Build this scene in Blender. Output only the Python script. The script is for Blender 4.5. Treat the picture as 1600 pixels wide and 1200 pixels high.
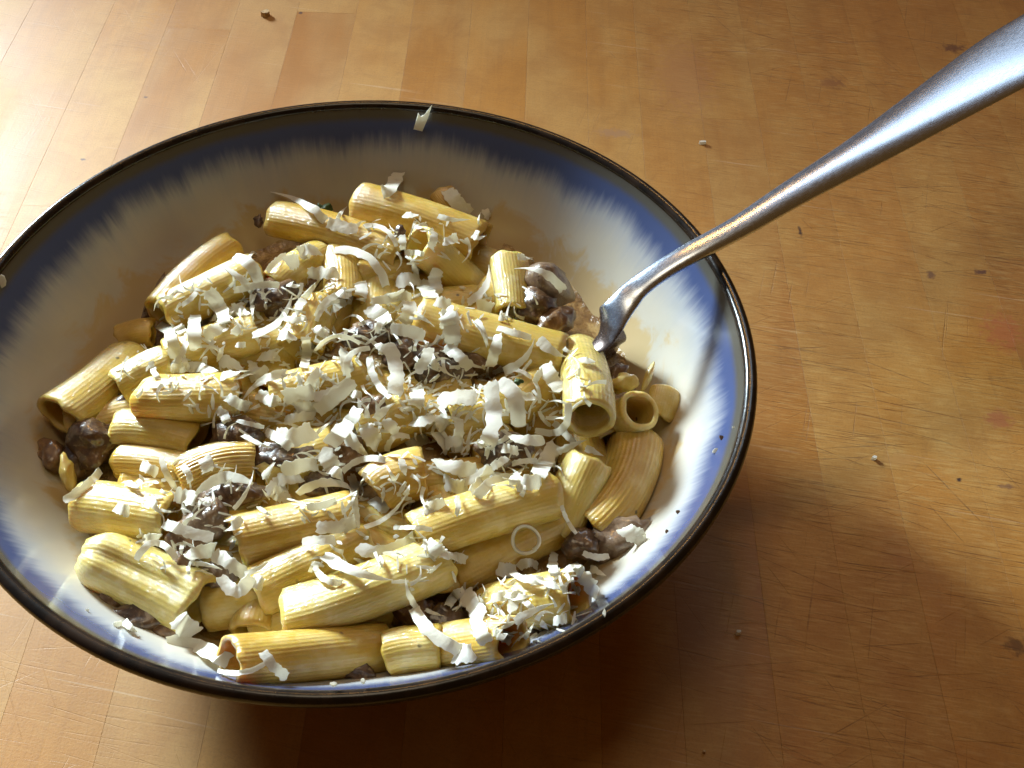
import bpy, bmesh, math, random
from mathutils import Vector, Matrix, noise
from mathutils.bvhtree import BVHTree
R_ = math.radians
scene = bpy.context.scene
COL = scene.collection
for o in list(bpy.data.objects): bpy.data.objects.remove(o)
rng = random.Random(7)

# ------------------------------------------------------------------ camera
FPX = 1900.0                                   # focal length in photo pixels (photo 1600 x 1200)
PITCH, ROLL = R_(48.178), R_(2.194)
CAM = Vector((0.04337, -0.23135, 0.29976))
cr, sr = math.cos(ROLL), math.sin(ROLL)
sp, cp = math.sin(PITCH), math.cos(PITCH)
RGT, UP_, FWD = Vector((1, 0, 0)), Vector((0, sp, cp)), Vector((0, cp, -sp))
c_right = RGT*cr + UP_*sr
c_up = RGT*(-sr) + UP_*cr
cam_d = bpy.data.cameras.new('camera'); cam = bpy.data.objects.new('camera', cam_d); COL.objects.link(cam)
cam_d.sensor_width = 36.0; cam_d.lens = 36.0*FPX/1600.0
cam_d.clip_start = 0.01; cam_d.clip_end = 50
M = Matrix((c_right, c_up, -FWD)).transposed().to_4x4(); M.translation = CAM
cam.matrix_world = M
scene.camera = cam

def ray(px, py):
    return (FWD + c_right*((px-800)/FPX) + c_up*(-(py-600)/FPX)).normalized()
def at(px, py, z):
    d = ray(px, py); return CAM + d*((z-CAM.z)/d.z)
def pxmm(p): return FPX/(p-CAM).dot(FWD)*0.001    # photo pixels per millimetre at p

# ------------------------------------------------------------------ world: dim warm kitchen, cooler towards the lamp side
w = bpy.data.worlds.new('World'); scene.world = w; w.use_nodes = True
nt = w.node_tree; nt.nodes.clear()
wo = nt.nodes.new('ShaderNodeOutputWorld'); bg = nt.nodes.new('ShaderNodeBackground')
tc = nt.nodes.new('ShaderNodeTexCoord'); dt = nt.nodes.new('ShaderNodeVectorMath'); dt.operation = 'DOT_PRODUCT'
dt.inputs[1].default_value = Vector((-0.75, 0.45, 0.3)).normalized()
rp = nt.nodes.new('ShaderNodeValToRGB')
rp.color_ramp.elements[0].position = 0.6; rp.color_ramp.elements[0].color = (0.56, 0.27, 0.07, 1)
rp.color_ramp.elements[1].position = 1.0; rp.color_ramp.elements[1].color = (0.6, 0.75, 1.0, 1)
mr = nt.nodes.new('ShaderNodeMapRange'); mr.inputs[1].default_value = -1
nt.links.new(tc.outputs['Generated'], dt.inputs[0]); nt.links.new(dt.outputs['Value'], mr.inputs[0])
nt.links.new(mr.outputs[0], rp.inputs[0]); nt.links.new(rp.outputs[0], bg.inputs[0])
bg.inputs[1].default_value = 0.15
nt.links.new(bg.outputs[0], wo.inputs[0])

# ------------------------------------------------------------------ lamps
def area(name, loc, target, sx, sy, power, color):
    d = bpy.data.lights.new(name, 'AREA'); d.shape = 'RECTANGLE'; d.size = sx; d.size_y = sy
    d.energy = power; d.color = color
    o = bpy.data.objects.new(name, d); COL.objects.link(o); o.location = loc
    o.rotation_euler = (Vector(target)-Vector(loc)).to_track_quat('-Z', 'Y').to_euler()
    return o
AZ, EL, DIST = R_(-46), R_(22.0), 1.5
kd = Vector((-math.cos(AZ)*math.cos(EL), -math.sin(AZ)*math.cos(EL), math.sin(EL)))
area('cool_window_light', kd*DIST + Vector((0.02, 0, 0.03)), (-0.08, -0.12, 0.03), 0.36, 0.28, 3.6, (0.76, 0.92, 1.0)).data.spread = R_(33)
area('overhead_fill', (-0.10, 0.12, 1.25), (0.0, 0.0, 0.04), 0.40, 0.40, 1.9, (1.0, 0.82, 0.55))  # added warm fill from overhead, not a known ceiling fitting
area('far_ceiling_tube', (0.44, 1.05, 1.22), (0.2, 0.12, 0.08), 0.60, 0.22, 2.2, (0.66, 0.84, 1.0))
for i in range(3):                              # the three warm ceiling bulbs mirrored in the far rim
    d = bpy.data.lights.new('ceiling_bulb', 'POINT'); d.energy = 3.6; d.color = (1.0, 0.50, 0.12); d.shadow_soft_size = 0.035
    o = bpy.data.objects.new('ceiling_bulb', d); COL.objects.link(o); o.location = (-0.22+0.14*i, 1.05, 1.25)
scene.view_settings.view_transform = 'Standard'
scene.view_settings.look = 'None'
scene.view_settings.exposure = 0.0
scene.view_settings.gamma = 1.0

# ------------------------------------------------------------------ material helpers
class NT:
    def __init__(s, name):
        s.m = bpy.data.materials.new(name); s.m.use_nodes = True
        s.t = s.m.node_tree; s.t.nodes.clear()
        s.out = s.n('OutputMaterial'); s.b = s.n('BsdfPrincipled'); s.l(s.b.outputs[0], s.out.inputs[0])
    def n(s, k, **kw):
        x = s.t.nodes.new('ShaderNode'+k)
        for a, v in kw.items(): setattr(x, a, v)
        return x
    def l(s, a, b): s.t.links.new(a, b)
    def val(s, v): x = s.n('Value'); x.outputs[0].default_value = v; return x.outputs[0]
    def math(s, op, a, b=None, c=None, clamp=False):
        x = s.n('Math', operation=op, use_clamp=clamp)
        for i, v in enumerate((a, b, c)):
            if v is None: continue
            if isinstance(v, (int, float)): x.inputs[i].default_value = v
            else: s.l(v, x.inputs[i])
        return x.outputs[0]
    def mix(s, f, a, b):
        x = s.n('Mix', data_type='RGBA')
        for sock, v in ((x.inputs[0], f), (x.inputs[6], a), (x.inputs[7], b)):
            if isinstance(v, (int, float)): sock.default_value = v
            elif isinstance(v, tuple): sock.default_value = (*v, 1)
            else: s.l(v, sock)
        return x.outputs[2]
    def noise(s, vec, scale, detail=3, rough=0.5, dist=0.0):
        x = s.n('TexNoise'); x.inputs['Scale'].default_value = scale; x.inputs['Detail'].default_value = detail
        x.inputs['Roughness'].default_value = rough; x.inputs['Distortion'].default_value = dist
        if vec is not None: s.l(vec, x.inputs['Vector'])
        return x.outputs[0]
    def rng(s, v, a, b, c=0.0, d=1.0, smooth=True):
        x = s.n('MapRange'); x.interpolation_type = 'SMOOTHSTEP' if smooth else 'LINEAR'
        s.l(v, x.inputs[0])
        for i, q in enumerate((a, b, c, d)): x.inputs[i+1].default_value = q
        return x.outputs[0]
    def mapping(s, vec, scale=(1, 1, 1), rot=(0, 0, 0), loc=(0, 0, 0)):
        if rot != (0, 0, 0): vec = s.rotated(vec, rot)
        x = s.n('Mapping'); x.inputs['Scale'].default_value = scale;
        x.inputs['Location'].default_value = loc; s.l(vec, x.inputs[0]); return x.outputs[0]
    def rotated(s, vec, rot):
        x = s.n('Mapping'); x.inputs['Rotation'].default_value = rot; s.l(vec, x.inputs[0]); return x.outputs[0]
    def bump(s, h, strength, dist):
        x = s.n('Bump'); x.inputs['Strength'].default_value = strength; x.inputs['Distance'].default_value = dist
        s.l(h, x.inputs['Height']); return x
    def set(s, **kw):
        for k, v in kw.items():
            k = k.replace('_', ' ')
            if isinstance(v, tuple): s.b.inputs[k].default_value = (*v, 1)
            elif isinstance(v, (int, float)): s.b.inputs[k].default_value = v
            else: s.l(v, s.b.inputs[k])

def wood_mat():
    s = NT('maple_butcher_block')
    oi = s.n('ObjectInfo'); g = s.n('NewGeometry'); P = g.outputs['Position']
    off = s.n('CombineXYZ'); s.l(s.math('MULTIPLY', oi.outputs['Random'], 7.0), off.inputs[0]); s.l(s.math('MULTIPLY', oi.outputs['Random'], 23.0), off.inputs[2])
    va = s.n('VectorMath', operation='ADD'); s.l(P, va.inputs[0]); s.l(off.outputs[0], va.inputs[1]); V = va.outputs[0]
    base = s.n('ValToRGB'); s.l(oi.outputs['Random'], base.inputs[0])
    e = base.color_ramp.elements; e[0].position = 0; e[0].color = (0.44, 0.185, 0.027, 1); e[1].position = 1; e[1].color = (0.57, 0.275, 0.054, 1)
    x = e.new(0.5); x.color = (0.52, 0.235, 0.040, 1)
    x = e.new(0.8); x.color = (0.40, 0.16, 0.026, 1)
    g1 = s.noise(s.mapping(V, (170, 7, 1)), 1.0, 5, 0.6, 0.9)       # broad grain
    g2 = s.noise(s.mapping(V, (900, 14, 1)), 1.0, 4, 0.6)            # fibre
    g3 = s.noise(s.mapping(V, (28, 9, 1)), 1.0, 3, 0.5, 0.5)         # mottling
    g4 = s.noise(s.mapping(V, (300, 60, 1), rot=(0, 0, 0.5)), 1.0, 3, 0.6)  # chatoyance across the grain
    c = s.mix(s.rng(g1, 0.42, 0.75, 0, 0.36), base.outputs[0], (0.33, 0.13, 0.020))
    c = s.mix(s.rng(g2, 0.5, 0.75, 0, 0.16), c, (0.26, 0.11, 0.03))
    c = s.mix(s.rng(g3, 0.35, 0.7, 0, 0.45), c, (0.56, 0.35, 0.11))
    c = s.mix(s.rng(g4, 0.55, 0.8, 0, 0.25), c, (0.28, 0.12, 0.03))
    # knife scratches: long thin cuts in several directions, thick where most cutting was done
    area_n = s.noise(P, 9.0, 2, 0.5)
    sx = s.n('SeparateXYZ'); s.l(P, sx.inputs[0])
    zone = s.math('MULTIPLY', s.rng(sx.outputs[0], 0.02, 0.17, 0.25, 1.0), s.rng(area_n, 0.3, 0.6, 0.45, 1.0))
    scr = None
    for i, (a, sc, th) in enumerate(((-104, 1000, .68), (-100, 1500, .66), (-108, 1300, .68), (-84, 1100, .70), (-116, 1200, .70), (-14, 1500, .70), (30, 1300, .71), (-97, 1700, .66), (-60, 1500, .72))):
        n = s.noise(s.mapping(P, (sc, 16, 1), rot=(0, 0, R_(-a)), loc=(i*3.7, i*1.3, 0)), 1.0, 1, 0.5, 0.05)
        m = s.rng(n, th, th+0.06)
        scr = m if scr is None else s.math('MAXIMUM', scr, m)
    scr = s.math('MULTIPLY', s.math('MULTIPLY', scr, zone), s.rng(s.noise(P, 200, 2), .35, .6, .35, 1))
    c = s.mix(s.math('MULTIPLY', scr, 0.7), c, (0.16, 0.075, 0.03))
    pale = s.noise(s.mapping(P, (600, 13, 1), rot=(0, 0, R_(100))), 1.0, 2, 0.5)
    c = s.mix(s.math('MULTIPLY', s.rng(pale, .68, .74), 0.25), c, (0.7, 0.55, 0.38))
    pore = s.noise(P, 1400, 3, .7); blot = s.noise(P, 55, 5, .65, .4); hatch = s.noise(s.mapping(P, (1500, 120, 1), rot=(0, 0, R_(98))), 1.0, 2, .6)
    c = s.mix(s.rng(pore, .42, .72, 0, .30), c, (.22, .095, .03))
    c = s.mix(s.math('MULTIPLY', s.rng(hatch, .45, .68, 0, .38), zone), c, (.66, .44, .16))
    c = s.mix(s.rng(blot, .40, .68, 0, .40), c, (.34, .14, .024))
    # stains and knots of their own
    spots = [(227, 152, .0011, .0009, (0.07, .025, .012), .95), (130, 249, .0011, .0008, (.1, .04, .02), .8), (470, 20, .0010, .0010, (.1, .04, .02), .8),
             (1490, 75, .006, .0035, (.16, .06, .025), .75), (1250, 362, .0008, .0035, (.06, .025, .015), .9), (1532, 425, .0028, .0017, (.13, .05, .03), .8),
             (1568, 520, .007, .010, (.42, .12, .04), .6), (1560, 655, .005, .004, (.42, .13, .05), .6), (1455, 430, .0016, .002, (.16, .07, .04), .7),
             (1300, 130, .006, .004, (.28, .11, .03), .6), (1105, 395, .002, .003, (.3, .13, .06), .5), (1405, 720, .006, .003, (.5, .25, .07), .6),
             (1498, 750, .0009, .0009, (.03, .015, .02), .9), (960, 208, .008, .003, (.36, .2, .12), .5), (1575, 760, .003, .001, (.2, .1, .06), .6),
             (1070, 120, .014, .03, (.42, .19, .07), .45), (1590, 1010, .004, .003, (.1, .04, .015), .6), (250, 45, .008, .02, (.42, .22, .09), .35)]
    wob = s.noise(P, 420, 3, 0.6)
    for (px, py, rx, ry, colr, k) in spots:
        q = at(px, py, 0)
        dx = s.math('DIVIDE', s.math('SUBTRACT', sx.outputs[0], q.x), rx); dy = s.math('DIVIDE', s.math('SUBTRACT', sx.outputs[1], q.y), ry)
        d = s.math('SQRT', s.math('ADD', s.math('MULTIPLY', dx, dx), s.math('MULTIPLY', dy, dy)))
        d = s.math('ADD', d, s.math('MULTIPLY', s.math('SUBTRACT', wob, 0.5), 2.6))
        c = s.mix(s.rng(d, 1.25, 0.35, 0, min(.95, k*1.15)), c, colr)
    s.set(Base_Color=c, Roughness=s.rng(g3, .3, .7, .46, .60), Specular_IOR_Level=0.42)
    h = s.math('ADD', s.math('ADD', s.math('MULTIPLY', g2, 0.25), s.math('MULTIPLY', pore, 0.35)), s.math('MULTIPLY', scr, -1.4))
    bp = s.bump(h, 0.45, 0.00022); s.l(bp.outputs[0], s.b.inputs['Normal'])
    return s.m

def glaze_mat():
    s = NT('reactive_glaze')
    tc = s.n('TexCoord'); O = tc.outputs['Object']; x = s.n('SeparateXYZ'); s.l(O, x.inputs[0])
    r = s.math('SQRT', s.math('ADD', s.math('MULTIPLY', x.outputs[0], x.outputs[0]), s.math('MULTIPLY', x.outputs[1], x.outputs[1])))
    rr = s.math('MULTIPLY', r, 1000.0)
    nx = s.math('DIVIDE', x.outputs[0], r); ny = s.math('DIVIDE', x.outputs[1], r)
    cv = s.n('CombineXYZ'); s.l(nx, cv.inputs[0]); s.l(ny, cv.inputs[1]); s.l(s.math('MULTIPLY', r, 2.0), cv.inputs[2])
    st1 = s.noise(cv.outputs[0], 34, 3, 0.6); st2 = s.noise(cv.outputs[0], 95, 2, 0.6); st3 = s.noise(cv.outputs[0], 4, 2, 0.5)
    st = s.math('ADD', s.math('ADD', s.math('MULTIPLY', s.math('SUBTRACT', st1, .5), 2.9), s.math('MULTIPLY', s.math('SUBTRACT', st2, .5), 1.7)), s.math('MULTIPLY', s.math('SUBTRACT', st3, .5), 6.0))
    re = s.math('ADD', rr, st)
    white = s.mix(s.rng(s.noise(O, 30, 3), .3, .7), (0.64, 0.59, 0.49), (0.57, 0.525, 0.43))
    c = s.mix(s.rng(re, 92.0, 101.8, 0, .6), white, (0.27, 0.34, 0.50))
    c = s.mix(s.rng(re, 97.6, 102.8, 0, .92), c, (0.040, 0.066, 0.19))
    re2 = s.math('ADD', rr, s.math('MULTIPLY', st, 0.12))
    c = s.mix(s.rng(re2, 103.7, 105.2), c, (0.10, 0.092, 0.075))
    c = s.mix(s.rng(re2, 105.6, 107.2), c, (0.050, 0.024, 0.010))
    # outside of the bowl: brown glaze
    nz = s.rng(s.noise(O, 300, 3), .3, .75, 0, .4)
    # oil and sauce smears on the wall just above the food
    sm = s.noise(O, 60, 4, .65, .6)
    z = s.math('MULTIPLY', x.outputs[2], 1000.0)
    lowz = s.rng(s.math('ADD', z, s.math('MULTIPLY', s.math('SUBTRACT', sm, .5), 30.0)), 36.0, 31.0, 0, .7)
    c = s.mix(lowz, c, (0.60, 0.41, 0.15))
    fl = s.noise(O, 420, 2, .5); 
    s.set(Base_Color=c, Roughness=0.17, Specular_IOR_Level=0.55)
    s.b.inputs['Coat Weight'].default_value = 0.3; s.b.inputs['Coat Roughness'].default_value = 0.08
    bp = s.bump(s.noise(O, 140, 3), 0.12, 0.0006); s.l(bp.outputs[0], s.b.inputs['Normal'])
    return s.m

def rim_mat():
    s = NT('dark_brown_rim_glaze'); tc = s.n('TexCoord'); O = tc.outputs['Object']
    c = s.mix(s.rng(s.noise(O, 180, 3), .35, .7), (0.010, 0.007, 0.005), (0.026, 0.015, 0.009))
    s.set(Base_Color=c, Roughness=0.2, Specular_IOR_Level=0.4)
    bp = s.bump(s.noise(O, 260, 3), 0.18, 0.0005); s.l(bp.outputs[0], s.b.inputs['Normal'])
    return s.m
def outside_mat():
    s = NT('brown_outer_glaze'); tc = s.n('TexCoord'); O = tc.outputs['Object']
    c = s.mix(s.rng(s.noise(O, 120, 3), .35, .7), (0.13, 0.075, 0.04), (0.2, 0.13, 0.075))
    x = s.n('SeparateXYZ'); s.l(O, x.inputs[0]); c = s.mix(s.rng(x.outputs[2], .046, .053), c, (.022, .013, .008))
    s.set(Base_Color=c, Roughness=0.3); return s.m

def pasta_mat(name, a, b, cream, amt):
    s = NT(name); tc = s.n('TexCoord'); O = tc.outputs['Object']; oi = s.n('ObjectInfo')
    off = s.n('VectorMath', operation='ADD'); s.l(O, off.inputs[0]); s.l(oi.outputs['Random'], off.inputs[1]); V = off.outputs[0]
    big = s.noise(V, 90, 3, .55); mid = s.noise(V, 330, 4, .6); fine = s.noise(V, 1500, 3, .6)
    c = s.mix(s.rng(big, .35, .68), a, b)
    cr_ = s.math('ADD', s.math('MULTIPLY', big, .55), s.math('MULTIPLY', mid, .45))
    c = s.mix(s.rng(cr_, .50, .62, 0, amt), c, cream)
    c = s.mix(s.rng(fine, .62, .72, 0, .30), c, cream)
    vo = s.n('TexVoronoi'); vo.inputs['Scale'].default_value = 170; s.l(V, vo.inputs['Vector'])
    sp_ = s.math('MULTIPLY', s.rng(vo.outputs['Distance'], .13, .06), s.rng(s.noise(V, 120, 1), .56, .62))
    c = s.mix(s.math('MULTIPLY', sp_, .85), c, (.055, .05, .015))
    s.set(Base_Color=c, Roughness=s.rng(mid, .35, .65, .30, .55), Specular_IOR_Level=0.5)
    s.b.inputs['Subsurface Weight'].default_value = 0.4; s.b.inputs['Subsurface Radius'].default_value = (1.0, .55, .2); s.b.inputs['Subsurface Scale'].default_value = 0.003
    s.b.inputs['Coat Weight'].default_value = 0.85; s.b.inputs['Coat Roughness'].default_value = 0.08
    wet = s.math('ADD', s.math('MULTIPLY', mid, .8), s.math('MULTIPLY', fine, .35))
    bp = s.bump(wet, 0.3, 0.0005); s.l(bp.outputs[0], s.b.inputs['Normal'])
    cb = s.bump(s.noise(V, 620, 3, .6), 0.9, 0.0009); s.l(cb.outputs[0], s.b.inputs['Coat Normal'])
    return s.m

def mush_mat(name, a, b):
    s = NT(name); tc = s.n('TexCoord'); O = tc.outputs['Object']
    n1 = s.noise(O, 160, 4, .6, .5); n2 = s.noise(O, 700, 3, .6)
    c = s.mix(s.rng(n1, .35, .68), a, b)
    c = s.mix(s.rng(n2, .54, .72, 0, .5), c, (.42, .30, .16))
    s.set(Base_Color=c, Roughness=.36, Specular_IOR_Level=.5)
    s.b.inputs['Coat Weight'].default_value = .6; s.b.inputs['Coat Roughness'].default_value = .10
    bp = s.bump(s.math('ADD', n1, s.math('MULTIPLY', n2, .5)), .5, .0009); s.l(bp.outputs[0], s.b.inputs['Normal'])
    return s.m

def cheese_mat():
    s = NT('grated_hard_cheese'); tc = s.n('TexCoord'); O = tc.outputs['Object']; oi = s.n('ObjectInfo')
    c = s.mix(oi.outputs['Random'], (.92, .91, .82), (.93, .93, .90))
    c = s.mix(s.rng(s.noise(O, 260, 3), .4, .7, 0, .18), c, (.88, .80, .60))
    s.set(Base_Color=c, Roughness=.42, Specular_IOR_Level=.4)
    s.b.inputs['Subsurface Weight'].default_value = 0.0
    bp = s.bump(s.noise(O, 900, 3, .6), .35, .0004); s.l(bp.outputs[0], s.b.inputs['Normal'])
    tr = s.n('BsdfTranslucent'); tr.inputs[0].default_value = (.90, .86, .72, 1)
    mx = s.n('MixShader'); mx.inputs[0].default_value = .42
    s.l(s.b.outputs[0], mx.inputs[1]); s.l(tr.outputs[0], mx.inputs[2]); s.l(mx.outputs[0], s.out.inputs[0])
    return s.m

def sauce_mat():
    s = NT('cream_mushroom_sauce'); tc = s.n('TexCoord'); O = tc.outputs['Object']
    n1 = s.noise(O, 130, 4, .6, .3)
    c = s.mix(s.rng(n1, .4, .65), (.26, .14, .045), (.54, .37, .15))
    s.set(Base_Color=c, Roughness=.22, Specular_IOR_Level=.5)
    bp = s.bump(s.noise(O, 330, 4, .6), .8, .0015); s.l(bp.outputs[0], s.b.inputs['Normal'])
    return s.m

def steel_mat():
    s = NT('scratched_stainless_steel'); tc = s.n('TexCoord'); O = tc.outputs['Object']
    ax = (0.89, 0.42, 0)      # scratches run roughly along the handle
    n = s.noise(s.mapping(O, (260, 2600, 2600), rot=(0, 0, R_(-37))), 1.0, 3, .6)
    n2 = s.noise(O, 700, 3, .6)
    x = s.n('SeparateXYZ'); g = s.n('NewGeometry'); s.l(g.outputs['Position'], x.inputs[0])     # sauce brown tint on the head, painting in its dark reflection
    head_reflection_tint = s.rng(s.math('ADD', x.outputs[2], s.math('MULTIPLY', s.math('SUBTRACT', s.noise(O, 260, 3), .5), .008)), .0535, .0495)
    s.set(Base_Color=s.mix(head_reflection_tint, (.66, .73, .86), (.13, .095, .085)), Metallic=s.rng(head_reflection_tint, 0, 1, 1, .75), Roughness=s.rng(n, .3, .75, .23, .31))
    bp = s.bump(s.math('ADD', n, s.math('MULTIPLY', n2, .3)), .006, .0003); s.l(bp.outputs[0], s.b.inputs['Normal'])
    return s.m
def flat_mat(name, c, rough=.5):
    s = NT(name); tc = s.n('TexCoord')
    k = s.mix(s.rng(s.noise(tc.outputs['Object'], 900, 3), .35, .7), c, tuple(v*.6 for v in c)); s.set(Base_Color=k, Roughness=rough); return s.m

WOOD, GLAZE, RIM, OUTER = wood_mat(), glaze_mat(), rim_mat(), outside_mat()
PASTA = [pasta_mat('creamy_pasta', (.59, .40, .065), (.69, .50, .115), (.76, .64, .34), .40),
         pasta_mat('golden_pasta', (.53, .32, .042), (.64, .43, .082), (.73, .58, .27), .34),
         pasta_mat('pale_pasta', (.62, .46, .10), (.71, .56, .17), (.78, .68, .40), .5)]
MUSH = [mush_mat('dark_mushroom', (.055, .027, .013), (.20, .105, .045)), mush_mat('brown_mushroom', (.13, .062, .024), (.30, .165, .07)), mush_mat('grey_mushroom', (.16, .095, .055), (.31, .21, .13))]
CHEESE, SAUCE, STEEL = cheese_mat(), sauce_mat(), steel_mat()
HERB = flat_mat('green_herb', (.05, .09, .015)); CRUMB = flat_mat('crumb', (.55, .36, .17)); SPECK = flat_mat('brown_fleck', (.20, .12, .07), .4)

# ------------------------------------------------------------------ object helpers
def mesh_obj(name, verts, faces, mat, parent=None, smooth=True, sharp=0):
    me = bpy.data.meshes.new(name); me.from_pydata([tuple(v) for v in verts], [], faces)
    for p in me.polygons: p.use_smooth = smooth
    for m in (mat if isinstance(mat, list) else [mat]): me.materials.append(m)
    me.update()
    if sharp: me.set_sharp_from_angle(angle=sharp)
    o = bpy.data.objects.new(name, me); COL.objects.link(o)
    if parent: o.parent = parent
    return o
def tag(o, label=None, cat=None, group=None, kind=None):
    if label: o['label'] = label
    if cat: o['category'] = cat
    if group: o['group'] = group
    if kind: o['kind'] = kind
    return o
def recentre(o, c):                     # move the origin to c, geometry unchanged
    o.data.transform(Matrix.Translation(-Vector(c))); o.location = c
FOOD = []                               # (verts, faces) the cheese comes to rest on


MARKS = [(530, 370, 'back left tube'), (655, 350, 'thick back tube'), (690, 415, 'upturned tube'), (798, 450, 'short upright tube'), (765, 528, 'long slanting tube'), (912, 610, 'plump open tube'),
 (975, 655, 'tube opening right'), (960, 765, 'broad right tube'), (893, 780, 'ridged pale tube'), (755, 808, 'bright yellow tube'), (565, 925, 'glinting front tube'), (488, 885, 'tube behind the glinting one'),
 (460, 826, 'golden clean cut tube'), (470, 1015, 'long dim front tube'), (625, 1022, 'small round holed tube'), (220, 905, 'creased left tube'), (200, 800, 'short glinting left tube'), (148, 606, 'far left tube'),
 (225, 592, 'collapsed open tube'), (305, 620, 'wide flattened yellow tube'), (250, 680, 'squashed left tube'), (345, 735, 'strongly ridged tube'), (310, 440, 'orange tube on the left wall'), (840, 940, 'rightmost front tube'),
 (625, 755, 'orange tube end'), (585, 522, 'black glossy mushroom slice'), (692, 578, 'brown mushroom in the hollow'), (852, 446, 'large curled mushroom'), (372, 692, 'brown mushroom tangle'), (362, 772, 'black mushroom crescent'),
 (322, 812, 'rounded grey mushroom'), (792, 704, 'glistening dark mushroom'), (538, 706, 'central mushroom chunk'), (702, 972, 'purple brown mushroom'), (430, 468, 'back left mushroom'), (595, 580, 'folded cheese tent'),
 (720, 628, 'brightest cheese block'), (425, 490, 'large cheese blade'), (455, 680, 'large curved cheese flake'), (763, 645, 'long hanging cheese band'), (340, 480, 'broad slanting cheese strip'), (255, 530, 'leftmost cheese curl')]
USED = set()
def where(px, py, skip=0):
    m = sorted(MARKS, key=lambda q: math.hypot(q[0]-px, q[1]-py))[skip]
    dx, dy = px-m[0], py-m[1]; d = math.hypot(dx, dy)
    if d < 16: return 'right on the '+m[2]
    v = 'above' if dy < 0 else 'below'; h = 'left of' if dx < 0 else 'right of'
    if abs(dx) > 2.2*abs(dy): rel = h
    elif abs(dy) > 2.2*abs(dx): rel = v
    else: rel = v+' and '+h
    return ('just ' if d < 38 else '')+rel+' the '+m[2]
def unique(heads, px, py, tails=('',)):
    for skip in (0, 1, 2):
        for h in heads:
            for t in tails:
                l = h+' '+where(px, py, skip)+t
                if l not in USED and len(l.split()) <= 16: USED.add(l); return l
    return heads[0]+' '+where(px, py)

# ------------------------------------------------------------------ table: every strip of the butcher block is a plank
table = bpy.data.objects.new('table', None); COL.objects.link(table)
tag(table, 'scratched blonde butcher block table top under the bowl of pasta', 'table')
def plank(x0, x1, y0, y1):
    g, b, T = .000025, .00003, .035
    dz = rng.uniform(-.00002, .00002)
    xs = [x0+g, x0+g+b, x1-g-b, x1-g]; ys = [y0+g, y0+g+b, y1-g-b, y1-g]
    v = [(xs[0], ys[0], dz-b*.7), (xs[3], ys[0], dz-b*.7), (xs[3], ys[3], dz-b*.7), (xs[0], ys[3], dz-b*.7),
         (xs[1], ys[1], dz), (xs[2], ys[1], dz), (xs[2], ys[2], dz), (xs[1], ys[2], dz),
         (xs[0], ys[0], -T), (xs[3], ys[0], -T), (xs[3], ys[3], -T), (xs[0], ys[3], -T)]
    f = [(4, 5, 6, 7), (0, 1, 5, 4), (1, 2, 6, 5), (2, 3, 7, 6), (3, 0, 4, 7), (8, 9, 1, 0), (9, 10, 2, 1), (10, 11, 3, 2), (11, 8, 0, 3), (11, 10, 9, 8)]
    mesh_obj('plank', v, f, WOOD, table, smooth=False)
edges = [-.143]
while edges[0] > -.42: edges.insert(0, edges[0]-rng.choice((.0224, .03, .036, .026)))
fixed = [-.1155, -.0870, -.060, -.0335, -.008, .0185, .0445, .0705, .0925, .1178, .1412, .1636, .1905]
edges += fixed
while edges[-1] < .50: edges.append(edges[-1]+rng.choice((.0224, .03, .036, .026)))
forced = {.1412: [-.0312, .31], .1636: [-.0837, .24], -.1155: [at(340, 46, 0).y, -.12], -.170: [.155]}
for a, b in zip(edges[:-1], edges[1:]):
    cuts = None
    for k, v in forced.items():
        if abs(a-k) < .0005: cuts = list(v)
    if cuts is None:
        cuts = []; y = -.45 + rng.uniform(.02, .3)
        while y < .62: cuts.append(y); y += rng.uniform(.17, .4)
    ys = [-.45]+sorted(cuts)+[.65]
    for y0, y1 in zip(ys[:-1], ys[1:]):
        if y1-y0 > .01: plank(a, b, y0, y1)

# ------------------------------------------------------------------ bowl
RB = .1085
def wall_z(r):                                     # inner surface
    if r < .03: return .008
    return .008 + .0515*((r-.03)/.0775)**2.55
bowl = bpy.data.objects.new('bowl', None); COL.objects.link(bowl)
tag(bowl, 'round stoneware bowl with blue streaked inner edge and dark brown rim, filled with pasta', 'bowl')
def lathe(name, prof, mat, n=160, parent=None, closed=False):
    V, F = [], []
    for (r, z) in prof:
        for i in range(n):
            a = 2*math.pi*i/n; V.append((r*math.cos(a), r*math.sin(a), z))
    L = len(prof)
    for j in range(L if closed else L-1):
        k = (j+1) % L
        for i in range(n):
            i2 = (i+1) % n; F.append((j*n+i, j*n+i2, k*n+i2, k*n+i))
    return mesh_obj(name, V, F, mat, parent)
inner = [(.0005, .008)] + [(r/1000, wall_z(r/1000)) for r in [6, 12, 18, 24, 30, 36, 42, 48, 54, 60, 65, 70, 75, 80, 84, 88, 91, 94, 97, 99, 101, 103, 104.5, 105.6, 106.4]]
lathe('inside', inner, GLAZE, parent=bowl)
zr = wall_z(.1064)
rimp = []
for i in range(20):                                # the rolled rim, an egg-shaped bead
    a = 2*math.pi*i/20; rimp.append((.1081+.0019*math.cos(a), zr-.0003+.0019*math.sin(a)))
lathe('rim', rimp, RIM, parent=bowl, closed=True)
outer = [(.1096, zr-.0012), (.1078, .0555), (.104, .0485), (.098, .040), (.090, .0315), (.080, .0225), (.070, .0155), (.060, .0105), (.052, .0075), (.050, .006)]
lathe('outside', outer, OUTER, parent=bowl)
lathe('foot', [(.050, .0065), (.0505, .001), (.049, .0002), (.046, .0002), (.0445, .001), (.044, .0045), (.0005, .0045)], OUTER, parent=bowl)

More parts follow.
